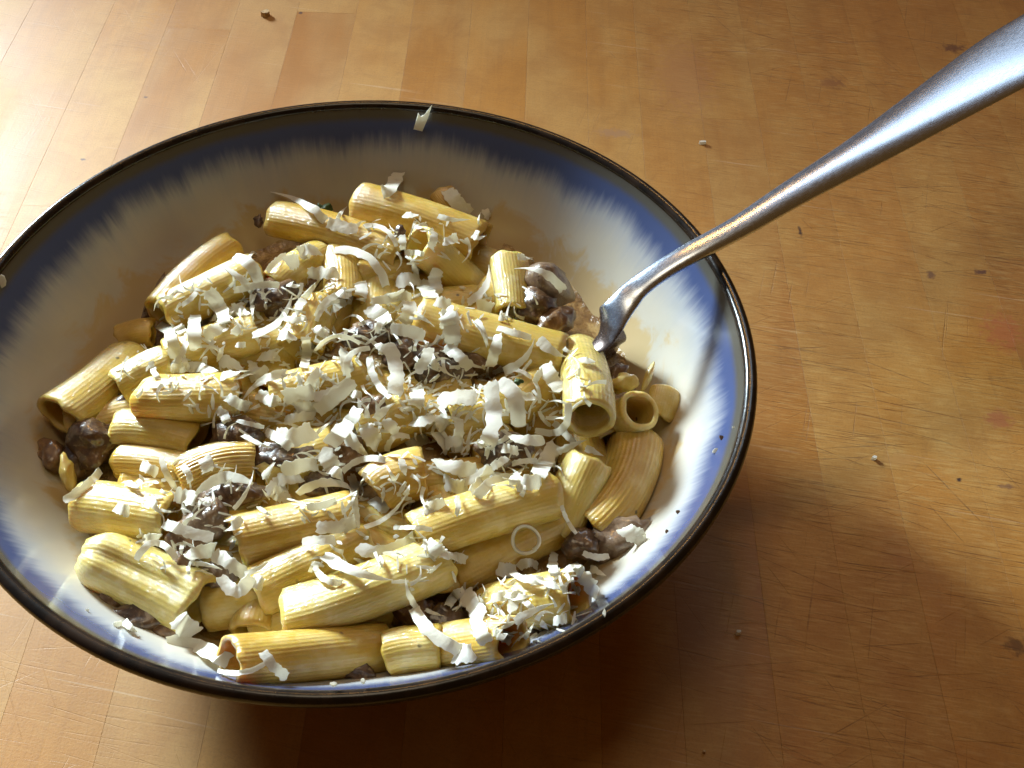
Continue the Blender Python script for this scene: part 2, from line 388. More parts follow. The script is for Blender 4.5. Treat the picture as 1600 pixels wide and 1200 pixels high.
# ------------------------------------------------------------------ the heap: height of the top layer of pasta
def zf(x, y):
    r = math.hypot(x, y)
    return .0345 + .0100*max(0., 1-(r/.09)**2)
def spot(px, py, off, rad=.006):                   # point of the heap seen at that pixel, off = metres above the layer, kept clear of the bowl wall
    z = .04; p = at(px, py, z)
    for _ in range(12):
        p = at(px, py, z); r = math.hypot(p.x, p.y)
        z = max(zf(p.x, p.y)+off, wall_z(min(r, .105)) + rad*1.05)*.6 + z*.4
    return p

def sauce_bed():
    V, F = [], []; n, m = 96, 30
    for j in range(m+1):
        rr = .088*j/m
        for i in range(n):
            a = 2*math.pi*i/n; x, y = rr*math.cos(a), rr*math.sin(a)
            t = noise.noise(Vector((x, y, 0))*110)*.0035 + noise.noise(Vector((x, y, 3))*330)*.0012
            edge = max(0, (j/m-.86)/.14)
            z = (zf(x, y) - .0095 + t)*(1-edge) + (wall_z(rr)-.0006)*edge
            V.append((x, y, max(z, wall_z(rr)-.0005)))
    for j in range(m):
        for i in range(n):
            i2 = (i+1) % n; F.append((j*n+i, j*n+i2, (j+1)*n+i2, (j+1)*n+i))
    o = mesh_obj('cream_sauce', V, F, SAUCE); FOOD.append((V, F))
    tag(o, 'brown creamy mushroom sauce pooled under the pasta tubes', 'sauce', kind='stuff')
sauce_bed()

def tube(pts, D, label, mat=0, squash=.10, wall=1.35, group=None, seed=0, fold=0.0, ridge=.042, name='pasta_tube', cut=(0, 0), tear=0.0, pinch=0.0):
    """ridged tube along pts (3 points: quadratic), D in mm"""
    rg = random.Random(seed*31+5)
    pts = [Vector(p) for p in pts]
    if len(pts) == 2:
        mid = (pts[0]+pts[1])/2 + Vector((rg.uniform(-.0012, .0012), rg.uniform(-.0012, .0012), rg.uniform(0, .0012))); pts.insert(1, mid)
    a, b, c = pts; b = b*2-(a+c)/2
    K = 22; cen = [a*(1-t)**2+b*2*t*(1-t)+c*t*t for t in [i/(K-1) for i in range(K)]]
    N = 152; nr = 38
    rad = D/2000; V, F = [], []
    ph = rg.uniform(0, 9); up0 = None
    rot = rg.uniform(0, 6.28); sq_ax = rg.uniform(-.5, .5)
    sd = Vector((seed*3.1, seed*1.7, 0))
    for side in (0, 1):
        for k in range(K):
            t = k/(K-1)
            T = (cen[min(k+1, K-1)]-cen[max(k-1, 0)]).normalized()
            S = T.cross(Vector((0, 0, 1)))
            if S.length < .15: S = T.cross(Vector((0, 1, 0)))
            S.normalize(); U = S.cross(T).normalized()
            Sx = S*math.cos(sq_ax)+U*math.sin(sq_ax); Ux = U*math.cos(sq_ax)-S*math.sin(sq_ax)
            q = squash*(1+.5*math.sin(3*t+ph))
            for i in range(N):
                an = 2*math.pi*i/N
                rr = rad
                lump = noise.noise(Vector((math.cos(an)*1.1, math.sin(an)*1.1, t*2.2))+sd)*.055
                rr *= 1+lump
                if fold: # a long dent pressed into one side
                    dd = (an-math.pi*.5+math.pi) % (2*math.pi)-math.pi
                    rr *= 1-fold*math.exp(-(dd/.33)**2)*(.6+.4*math.sin(t*3.1))
                if pinch and t < .22: rr *= 1-pinch*(1-t/.22)**2
                if side == 0:
                    rr += ridge/1000*(abs(math.sin(an*nr/2+rot))*2-1)*1.15
                    if k in (0, K-1): rr -= .00025
                else:
                    rr = max(rr-wall/1000, .0002)
                x = rr*math.cos(an)*(1+q*.75); y = rr*math.sin(an)*(1-q)
                sh = 0
                if k in (0, K-1):
                    sh = noise.noise(Vector((math.cos(an)*1.5, math.sin(an)*1.5, k*2.))+sd)*.0011
                    e = cut[0] if k == 0 else cut[1]
                    sh += e*x
                    if tear and k == 0: sh += -tear*max(0, math.cos(an-1.2))**6
                V.append(cen[k]+Sx*x+Ux*y+T*sh)
    for side in (0, 1):
        o_ = side*K*N
        for k in range(K-1):
            for i in range(N):
                i2 = (i+1) % N; q = (o_+k*N+i, o_+k*N+i2, o_+(k+1)*N+i2, o_+(k+1)*N+i)
                F.append(q if side == 1 else q[::-1])
    for k in (0, K-1):
        for i in range(N):
            i2 = (i+1) % N; q = (k*N+i, k*N+i2, K*N+k*N+i2, K*N+k*N+i); F.append(q if k == 0 else q[::-1])
    FOOD.append((V, F))
    o = mesh_obj(name, V, F, PASTA[mat]); recentre(o, cen[K//2])
    o.rotation_euler = (0, 0, 0)
    return tag(o, label, 'pasta', group)
def T(p, D, label, mat=0, off=(0, 0), mid=None, **kw):
    x0, y0, x1, y1 = p; ra = D/2000
    P = [spot(x0, y0, off[0]/1000, ra), spot(x1, y1, off[1]/1000, ra)]
    if mid: P.insert(1, spot(mid[0], mid[1], mid[2]/1000, ra))
    T.n += 1
    return tube(P, D, label, mat, seed=T.n, **kw)
T.n = 0
G = 'ridged pasta tubes heaped in the bowl'
# back of the bowl
T((430, 342, 632, 405), 13.5, 'golden ridged pasta tube at the back left with a pointed cheese sliver along its top', 1, (3, 0), group=G)
T((562, 320, 752, 382), 15.0, 'thick golden pasta tube highest at the back of the bowl, cheese curl behind it', 1, (4, 1), group=G)
T((652, 380, 738, 452), 13.0, 'pasta tube with its open end tipped up towards the viewer below the back tube', 2, (8, -10), group=G, squash=.05, wall=1.7)
T((795, 408, 803, 492), 11.5, 'short pale tube standing upright beside the large mushroom piece', 2, (3, -2), group=G)
T((655, 498, 880, 556), 14.0, 'long yellow tube slanting down to the fork head under cheese shreds', 0, (2, 2), group=G)
T((905, 555, 921, 655), 14.2, 'curved plump tube with round open end facing the viewer, left of the fork neck shadow', 2, (-3, 9), mid=(917, 598, 5), group=G, squash=.03, wall=1.7)
T((952, 664, 1000, 640), 12.4, 'tube opening to the right with a torn flap of dough above its mouth', 2, (-9, 6), group=G, squash=.02, wall=1.6)
T((1030, 652, 1040, 612), 7.5, 'small wrinkled pasta end at the far right of the heap against the bowl wall', 0, (-3, -2), group=G, squash=.25, ridge=.03)
T((992, 692, 922, 832), 15.0, 'broad smooth tube running down the right edge of the heap', 1, (-4, -5), mid=(972, 765, -3), group=G, ridge=.1)
T((922, 722, 866, 838), 13.0, 'ridged pale tube leaning down left between two others on the right', 2, (1, -7), group=G)
T((648, 840, 866, 774), 13.0, 'long bright yellow tube in the right front with cheese along its upper side', 0, (3, 4), group=G)
T((446, 958, 690, 876), 14.6, 'large hero tube in the front middle with wet glints on its flattened left end', 2, (4, 3), mid=(565, 926, 4.5), group=G, squash=.2)
T((402, 925, 575, 848), 13.0, 'tube lying just behind the glinting front tube, under crumbled cheese', 0, (0, 0), group=G)
T((368, 846, 556, 806), 14.0, 'golden tube with clean cut left end beside a brown mushroom', 1, (1, 0), group=G, squash=.05, cut=(.25, 0))
T((358, 1034, 600, 1012), 12.5, 'long dim tube along the front rim at the bottom of the bowl', 1, (-9, -9), group=G)
T((395, 990, 610, 945), 12.5, 'dull tube in shade beneath the glinting front tube', 0, (-5, -5), group=G)
T((604, 1024, 690, 1012), 11.8, 'small tube with round hole facing left by the front rim', 0, (3, -9), group=G, squash=.02, wall=2.2)
T((128, 866, 312, 948), 14.5, 'long creased tube at the lower left with its folded open end to the right', 2, (-1, 2), mid=(215, 900, 2), group=G, squash=.15, fold=.22, pinch=.45)
T((132, 790, 272, 812), 14.0, 'short ridged tube at the left with rows of white glints on it', 0, (-2, 0), group=G, squash=.05)
T((92, 650, 205, 562), 14.5, 'tube at the far left with an open oval mouth facing the lower left', 0, (4, -7), group=G, squash=.16, wall=1.6)
T((190, 610, 262, 572), 13.0, 'collapsed open tube with a ragged mouth between the far left tube and its neighbour', 2, (0, 0), group=G, squash=.05, wall=1.1)
T((236, 620, 375, 622), 15.0, 'wide flattened yellow tube at the left under a cheese drift', 0, (3, 1), group=G, squash=.14, wall=1.2, cut=(-.2, 0))
T((190, 672, 310, 686), 12.5, 'squashed tube below the wide yellow tube on the left', 0, (-3, -3), group=G, squash=.2)
T((192, 722, 296, 734), 11.5, 'half hidden tube at the left in front of the dark mushrooms', 1, (-5, -4), group=G)
T((288, 748, 402, 722), 13.0, 'strongly ridged tube behind the black mushroom cap', 1, (-3, -2), group=G, ridge=.2)
T((366, 390, 255, 492), 12.5, 'orange glistening tube leaning on the shaded wall at the upper left', 1, (0, -2), group=G)
T((258, 492, 400, 424), 13.0, 'golden tube at the upper left edge of the cheese heap', 0, (1, 2), group=G)
T((188, 532, 240, 520), 9.0, 'small torn bit of yellow pasta against the left wall', 1, (-5, -5), group=G, squash=.3)
T((560, 436, 648, 424), 12.0, 'tube in shade behind the tube with upturned mouth', 1, (-4, -4), group=G)
T((528, 400, 536, 476), 12.5, 'upright amber tube between cheese shreds at the back middle', 1, (-2, -3), group=G)
T((588, 768, 662, 738), 14.0, 'orange tube end with strong glints in the middle of the heap', 1, (-1, 1), group=G)
T((786, 640, 862, 600), 13.0, 'tube showing behind hanging cheese ribbons near the fork', 1, (-3, -2), group=G)
T((700, 895, 868, 815), 14.0, 'broad shaded tube beneath the long bright yellow tube', 1, (-6, -6), group=G)
T((762, 956, 905, 932), 14.0, 'tube at the right front by the rim covered with curled cheese', 0, (-3, -9), group=G)
T((325, 950, 412, 938), 11.5, 'small pale tube bridging between the creased tube and the front tube', 0, (-5, -5), group=G)
T((262, 560, 400, 522), 13.0, 'tube mostly hidden under the cheese heap at the left', 0, (-1, -1), group=G)
T((430, 452, 500, 400), 12.5, 'tube under cheese squares near the back left', 0, (-1, -2), group=G)
T((430, 622, 565, 588), 13.5, 'tube buried under shreds in the very middle', 0, (-2, -2), group=G)
T((700, 660, 800, 625), 13.0, 'tube buried below the brightest pile of cheese', 0, (-3, -3), group=G)
T((690, 300, 722, 345), 8.0, 'little pasta end poking out behind the back tube', 1, (-4, -4), group=G, squash=.2)
T((470, 545, 500, 480), 12.5, 'tube upright under shreds left of the black mushroom', 0, (-3, -3), group=G)
T((410, 745, 520, 700), 13.0, 'tube under long cheese flakes in the middle left', 0, (-4, -3), group=G)
T((690, 1010, 800, 1000), 11.0, 'tube low by the front rim under a forked cheese strip', 1, (-7, -6), group=G)
T((560, 680, 650, 640), 12.5, 'tube beneath pale flakes right of the middle', 0, (-4, -3), group=G)
for i in range(46):                                # pasta lower down, glimpsed in the gaps
    a = rng.uniform(0, 6.283); r = .066*math.sqrt(rng.random()); x, y = r*math.cos(a), r*math.sin(a)
    yaw = rng.uniform(0, 3.14); L = rng.uniform(.016, .021); z = zf(x, y)-.0085
    P = []
    for s_ in (-1, 1):
        qx, qy = x+s_*L*math.cos(yaw), y+s_*L*math.sin(yaw); rr = math.hypot(qx, qy)
        if rr > .082: qx, qy = qx*.082/rr, qy*.082/rr
        P.append((qx, qy, max(z+rng.uniform(-.002, .002), wall_z(math.hypot(qx, qy))+.0068)))
    if (Vector(P[0])-Vector(P[1])).length < .015: continue
    q = (Vector(P[0])+Vector(P[1]))/2-CAM; qx, qy = 800+FPX*q.dot(c_right)/q.dot(FWD), 600-FPX*q.dot(c_up)/q.dot(FWD)
    if qx > 790 and qy < 560: continue
    ang = abs(math.degrees(yaw)-90)
    how = 'lying crosswise' if ang > 60 else ('lying lengthwise' if ang < 30 else 'lying aslant')
    tube(P, 13, unique(('mostly buried pasta tube '+how,), qx, qy), rng.choice((0, 1, 1)), group='buried pasta tubes', seed=200+i)

# torn flap on the tube that opens to the right
def blob(px, py, wpx, hpx, label, cat, name, mat, off=0., ang=0., flat=.34, rough=.38, group=None, seed=None, res=3, crease=0.0, cap=False):
    blob.n += 1; sd = seed or blob.n
    c = spot(px, py, off/1000, .002); k = pxmm(c)*1000
    # axes: image-right on the heap, depth on the heap, up
    ax = Vector((1, 0, 0)); ay = Vector((0, 1, .35)).normalized(); az = ax.cross(ay)
    ca, sa = math.cos(ang), math.sin(ang)
    a1 = ax*ca+ay*sa; a2 = ay*ca-ax*sa
    bm = bmesh.new(); bmesh.ops.create_icosphere(bm, subdivisions=res, radius=1)
    rx, ry = wpx/k/2, hpx/k/2/.85; rz = min(rx, ry)*flat*2
    for v in bm.verts:
        d = v.co.normalized()
        d = (d-Vector((.25, .1, .3)).cross(d)*.0)
        n = noise.noise(d*1.3+Vector((sd*5.3, 0, 0)))*rough*1.3+noise.noise(d*3.1+Vector((0, sd*3.3, 0)))*rough*.7+noise.noise(d*7+Vector((0, 0, sd)))*rough*.25
        s = 1+n
        if crease: s -= crease*math.exp(-((d.x*.6+d.y*.3)/.16)**2)*(1 if d.z > 0 else 0)
        x, y, z = d.x*s*rx, d.y*s*ry, d.z*s*rz
        if cap: z = z*.5 + (1-(x/rx)**2-(y/ry)**2)*rz*.7
        v.co = c+a1*x+a2*y+az*z
    V = [v.co.copy() for v in bm.verts]; F = [[q.index for q in f.verts] for f in bm.faces]; bm.free()
    o = mesh_obj(name, V, F, mat); recentre(o, c)
    if cat == 'mushroom' or cat == 'pasta': FOOD.append((V, F))
    return tag(o, label, cat, group)
blob.n = 0
def Mu(px, py, w_, h_, label, m=0, off=-2, ang=0, **kw):
    return blob(px, py, w_, h_, label, 'mushroom', 'mushroom_piece', MUSH[m], off, ang, group='cooked mushroom pieces in the pasta', **kw)
Mu(430, 468, 74, 60, 'dark mushroom piece behind cheese squares at the back left', 0, 0)
Mu(585, 522, 96, 40, 'black glossy mushroom slice in the upper middle of the heap', 0, 2, .0, crease=.3)
Mu(630, 556, 60, 44, 'dark mushroom bit just below the black glossy slice', 0, 0)
Mu(692, 578, 96, 56, 'brown mushroom chunk in the hollow under the long slanting tube', 0, -2)
Mu(742, 562, 40, 30, 'reddish brown mushroom bit under the slanting tube', 1, -1)
Mu(852, 446, 84, 62, 'large curled mushroom slice at the back right by the bowl wall', 2, 2, -.5, cap=True, flat=.5)
Mu(840, 482, 60, 54, 'dark mushroom lump below the large curled slice', 0, 1)
Mu(864, 504, 44, 56, 'wet brown mushroom bit touching the fork head', 1, 1, -.9)
Mu(150, 690, 90, 70, 'dark mushroom chunk in the shaded gap at the far left', 0, -2)
Mu(82, 712, 44, 50, 'olive brown mushroom scrap below the far left tube mouth', 1, -1, .8)
Mu(196, 640, 50, 40, 'small dark mushroom inside the gap under the collapsed tube', 0, -3)
Mu(372, 692, 76, 60, 'brown mushroom tangle left of the middle', 0, 0)
Mu(445, 716, 96, 44, 'dark mushroom slice under long flakes in the middle left', 0, 1)
Mu(362, 772, 112, 36, 'black crescent of mushroom cap beneath an arched cheese shaving', 0, 4, .06, cap=True)
Mu(322, 812, 76, 54, 'rounded grey brown mushroom cap with blue shine at the left', 2, 3)
Mu(290, 846, 70, 46, 'brown mushroom piece half covered by a cheese flake', 1, 3)
Mu(286, 880, 34, 30, 'bead sized round mushroom bit with one highlight', 1, 4)
Mu(345, 902, 66, 52, 'smooth brown mushroom slice behind the creased tube end', 2, -1)
Mu(176, 928, 52, 66, 'shiny striped mushroom bit against the lower left wall', 1, 0, .4, crease=.3)
Mu(228, 966, 96, 50, 'dark brown mushroom low at the lower left wall', 0, -3)
Mu(268, 986, 60, 34, 'mushroom slice under the creased tube end', 1, -3)
Mu(645, 952, 90, 44, 'flat golden brown mushroom slice right of the glinting front tube', 1, -1, -.5)
Mu(702, 972, 76, 50, 'purple brown mushroom under the forked cheese strip', 0, -1)
Mu(968, 842, 92, 54, 'grey brown mushroom at the right edge under a bent cheese square', 2, 0, .5)
Mu(908, 850, 54, 44, 'dark mushroom stub at the foot of the broad right tube', 0, -1)
Mu(792, 704, 86, 44, 'glistening dark mushroom in the right middle among shreds', 0, 2)
Mu(538, 706, 56, 52, 'brown mushroom chunk in the centre between pale flakes', 1, 0)
Mu(584, 634, 40, 30, 'small orange brown mushroom bit in the centre', 1, 2)
Mu(962, 590, 30, 44, 'thin dark mushroom skin at the foot of the fork neck', 1, 2, -.6)
Mu(560, 1050, 50, 24, 'tiny dark mushroom bit low by the front rim', 0, -4)
Mu(815, 990, 56, 30, 'dark mushroom bit by the right front rim', 0, -3)
Mu(626, 362, 16, 18, 'pea sized dark mushroom bit at the mouth of the upturned tube', 0, 8)
Mu(404, 345, 14, 18, 'tiny brown mushroom crumb left of the back left tube', 0, 1)
Mu(120, 720, 60, 60, 'blackish mushroom in deep shade at the far left', 0, -5)
Mu(470, 440, 60, 40, 'mushroom strip under shreds in the back middle', 1, -3)
Mu(500, 760, 60, 36, 'mushroom bit under arched shreds left of the orange tube', 0, -2)
blob(1012, 590, 12, 46, 'torn flap of pasta rising above the right opening tube', 'pasta', 'pasta_flap', PASTA[2], 3, -.35, flat=.8, rough=.25)
blob(975, 598, 46, 26, 'pale folded scrap of pasta beside the fork neck', 'pasta', 'pasta_scrap', PASTA[2], 3, .2, flat=.5, rough=.3)
blob(105, 738, 22, 52, 'curled sliver of pasta skin hanging below the far left tube', 'pasta', 'pasta_scrap', PASTA[0], 1, .35, flat=.6, rough=.25)
blob(242, 466, 18, 66, 'dark wilted herb leaf stuck to the shaded wall', 'herb', 'herb_leaf', MUSH[0], -3, -.30, flat=.3, rough=.5)
blob(505, 327, 20, 12, 'sprig of green herb behind the back left tube', 'herb', 'herb_sprig', HERB, 4, 0, flat=.5, rough=.7)
blob(810, 596, 14, 8, 'green herb bit among the cheese near the fork', 'herb', 'herb_bit', HERB, 8, 0, flat=.3, rough=.5)

# ------------------------------------------------------------------ fork
def fork():
    P = [(1720, 12, .0875, 27, 2.2, 0), (1640, 58, .0845, 27, 2.3, 0), (1570, 98, .0815, 25.0, 2.5, .2), (1450, 174, .0768, 18.5, 2.8, .25), (1350, 237, .0732, 13.8, 3.0, .3), (1240, 302, .0692, 10.2, 3.3, .2), (1160, 352, .0660, 8.2, 3.6, .1),
         (1090, 390, .0632, 7.4, 3.7, 0), (1035, 422, .0598, 7.2, 3.5, 0), (994, 452, .0562, 7.8, 3.2, 0), (974, 474, .0545, 8.6, 2.9, 0), (958, 494, .0520, 10.5, 2.4, 0), (945, 514, .0475, 16, 1.9, -.1), (936, 536, .0410, 20.0, 1.7, -.2), (928, 560, .033, 23, 1.6, -.2), (918, 586, .024, 24, 1.6, -.2)]
    pts = [at(a, b, z) for a, b, z, *_ in P]
    def cr_(t, arr):
        n = len(arr)-1; i = min(int(t), n-1); f = t-i
        p0, p1, p2, p3 = arr[max(i-1, 0)], arr[i], arr[i+1], arr[min(i+2, n)]
        return (p1*2+(p2-p0)*f+(p0*2-p1*5+p2*4-p3)*f*f+(p1*3-p0-p2*3+p3)*f*f*f)*.5
    K = 84; N = 28; V, F = [], []
    W = [q[3]/1000 for q in P]; TH = [q[4]/1000 for q in P]; CC = [q[5] for q in P]
    n = len(P)-1
    C_ = [cr_(k/(K-1)*n, pts) for k in range(K)]
    ring = []
    for k in range(K):
        t = k/(K-1)*n; w_, th, cc = cr_(t, W), cr_(t, TH), cr_(t, CC)
        Tn = (C_[min(k+1, K-1)]-C_[max(k-1, 0)]).normalized()
        S = Tn.cross(Vector((0, 0, 1))).normalized(); U = S.cross(Tn).normalized()
        if k < 1: w_ *= .6
        ring.append((C_[k], S, U, Tn, w_, th))
        for i in range(N):
            a = 2*math.pi*i/N; ca, sa = math.cos(a), math.sin(a)
            x = math.copysign(abs(ca)**.75, ca)*w_/2; y = math.copysign(abs(sa)**.9, sa)*th/2
            y += cc*th*(-(1-(2*x/w_)**2))*(-1 if cc > 0 else 1)*abs(1) if cc < 0 else cc*th*(1-(2*x/w_)**2)
            V.append(C_[k]+S*x+U*y)
    for k in range(K-1):
        for i in range(N):
            i2 = (i+1) % N; F.append((k*N+i, (k+1)*N+i, (k+1)*N+i2, k*N+i2))
    F.append(tuple(range(N))); F.append(tuple(reversed(range((K-1)*N, K*N))))
    f = bpy.data.objects.new('fork', None); COL.objects.link(f)
    tag(f, 'stainless steel fork resting on the bowl rim with its head buried in the pasta', 'fork')
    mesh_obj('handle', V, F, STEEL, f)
    c, S, U, Tn, w_, th = ring[-1]
    for q in range(4):
        V, F = [], []; x0 = (-1.5+q)*.0066
        base = c+S*x0
        for k in range(10):
            t = k/9; p = base+Tn*(.034*t)-Vector((0, 0, 1))*(-.020*t*t+.0)
            ww = .0042*(1-.6*t)/2; hh = .0018*(1-.4*t)/2
            for i in range(8):
                a = 2*math.pi*i/8; V.append(p+S*math.cos(a)*ww+U*math.sin(a)*hh)
        for k in range(9):
            for i in range(8): i2 = (i+1) % 8; F.append((k*8+i, (k+1)*8+i, (k+1)*8+i2, k*8+i2))
        F += [tuple(range(8)), tuple(reversed(range(72, 80)))]
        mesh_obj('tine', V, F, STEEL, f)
fork()

# ------------------------------------------------------------------ cheese
BV, BF = [], []
for v, f in FOOD:
    o_ = len(BV); BV += [tuple(q) for q in v]; BF += [tuple(o_+i for i in q) for q in f]
n = 96; o_ = len(BV)
for r, z in inner:
    for i in range(n): a = 2*math.pi*i/n; BV.append((r*math.cos(a), r*math.sin(a), z))
for j in range(len(inner)-1):
    for i in range(n): i2 = (i+1) % n; BF.append((o_+j*n+i, o_+j*n+i2, o_+(j+1)*n+i2, o_+(j+1)*n+i))
BVH = BVHTree.FromPolygons(BV, BF)
def hit(px, py):
    d = ray(px, py); h = BVH.ray_cast(CAM, d, 2.0)
    if h[0] is None: p = at(px, py, .05); return (p-CAM).length, Vector((0, 0, 1))
    nn = h[1] if h[1].dot(d) < 0 else -h[1]
    return h[3], nn
def shaving(x0, y0, x1, y1, wpx, shape=0, bend=0., lift=None, arch=None, label=None, group=None, tilt=None, name='cheese_shaving'):
    shaving.n += 1; sd = shaving.n; rg = random.Random(sd*17+3)
    L = math.hypot(x1-x0, y1-y0) or 1; nx, ny = -(y1-y0)/L, (x1-x0)/L
    K = 19; ts, ns, pix = [], [], []
    if bend == 0: bend = rg.uniform(-.10, .10)
    for k in range(K):
        t = k/(K-1); b_ = 4*t*(1-t)*bend*L
        px, py = x0+(x1-x0)*t+nx*b_, y0+(y1-y0)*t+ny*b_
        d, nn = hit(px, py); pix.append((px, py)); ts.append(d); ns.append(nn)
    near = [min(ts[max(0, i-3):i+4]) for i in range(K)]
    sm = [sum(near[max(0, i-3):i+4])/len(near[max(0, i-3):i+4]) for i in range(K)]
    lift = rg.uniform(.4, 2.6) if lift is None else lift
    arch = rg.uniform(.2, 2.6) if arch is None else arch
    cen = []
    for k in range(K):
        t = k/(K-1); d = sm[k]-(lift+arch*4*t*(1-t))/1000
        cen.append(CAM+ray(*pix[k])*d)
    mid = cen[K//2]; mm = pxmm(mid)*1000; wd = wpx/mm*.98
    nav = Vector((0, 0, 0))
    for q in ns: nav += q
    nav.normalize(); view = (CAM-mid).normalized()
    nrm = (nav*.2+view*.8+Vector((0, 0, .35))).normalized()
    tilt = rg.gauss(0, .32) if tilt is None else tilt
    twist = rg.gauss(0, .3)
    cup = rg.uniform(-.10, .10)
    th = rg.uniform(.00014, .00022)
    M_ = 4; V, F = [], []
    rag = [rg.uniform(-1, 1) for _ in range(40)]
    for side in (0, 1):
        for k in range(K):
            t = k/(K-1)
            Tn = (cen[min(k+1, K-1)]-cen[max(k-1, 0)]).normalized()
            S = Tn.cross(nrm).normalized(); U = S.cross(Tn).normalized()
            an = tilt+twist*(t-.5)*2
            S2 = S*math.cos(an)+U*math.sin(an); U2 = U*math.cos(an)-S*math.sin(an)
            if shape == 0: f = 1-.14*(abs(2*t-1)**6)
            elif shape == 1: f = max(.04, (1-t**1.6)*(.82+.18*min(1, t*6)))
            else: f = max(.05, math.sin(math.pi*(t*.92+.04))**.7)
            for j in range(M_+1):
                s = (j/M_-.5)
                e = abs(s) > .49
                jag = (noise.noise(Vector((t*9, s*3, sd*2.7)))*.16+noise.noise(Vector((t*31, s*3, sd*1.7)))*.10 if e else 0)
                x = s*wd*f*(1+jag*2)
                y = cup*wd*f*(.25-s*s)*2 + noise.noise(Vector((t*3, s*2, sd)))*wd*.05
                q = cen[k]+S2*x+U2*(y+(-th if side else th)*.5)
                if k in (0, K-1): q = q+Tn*(rag[j+(10 if k else 0)]*wd*.10)*(1 if f > .3 else .2)
                V.append(q)
    A = K*(M_+1)
    for k in range(K-1):
        for j in range(M_):
            q = (k*(M_+1)+j, k*(M_+1)+j+1, (k+1)*(M_+1)+j+1, (k+1)*(M_+1)+j)
            F.append(q); F.append(tuple(A+i for i in reversed(q)))
    for k in range(K-1):
        for j in (0, M_):
            a, b = k*(M_+1)+j, (k+1)*(M_+1)+j; q = (a, b, A+b, A+a); F.append(q if j == 0 else q[::-1])
    for k in (0, K-1):
        for j in range(M_):
            a, b = k*(M_+1)+j, k*(M_+1)+j+1; q = (a, b, A+b, A+a); F.append(q if k else q[::-1])
    o = mesh_obj(name, V, F, CHEESE, sharp=R_(50)); recentre(o, mid)
    return tag(o, label, 'cheese shaving', group)
shaving.n = 0

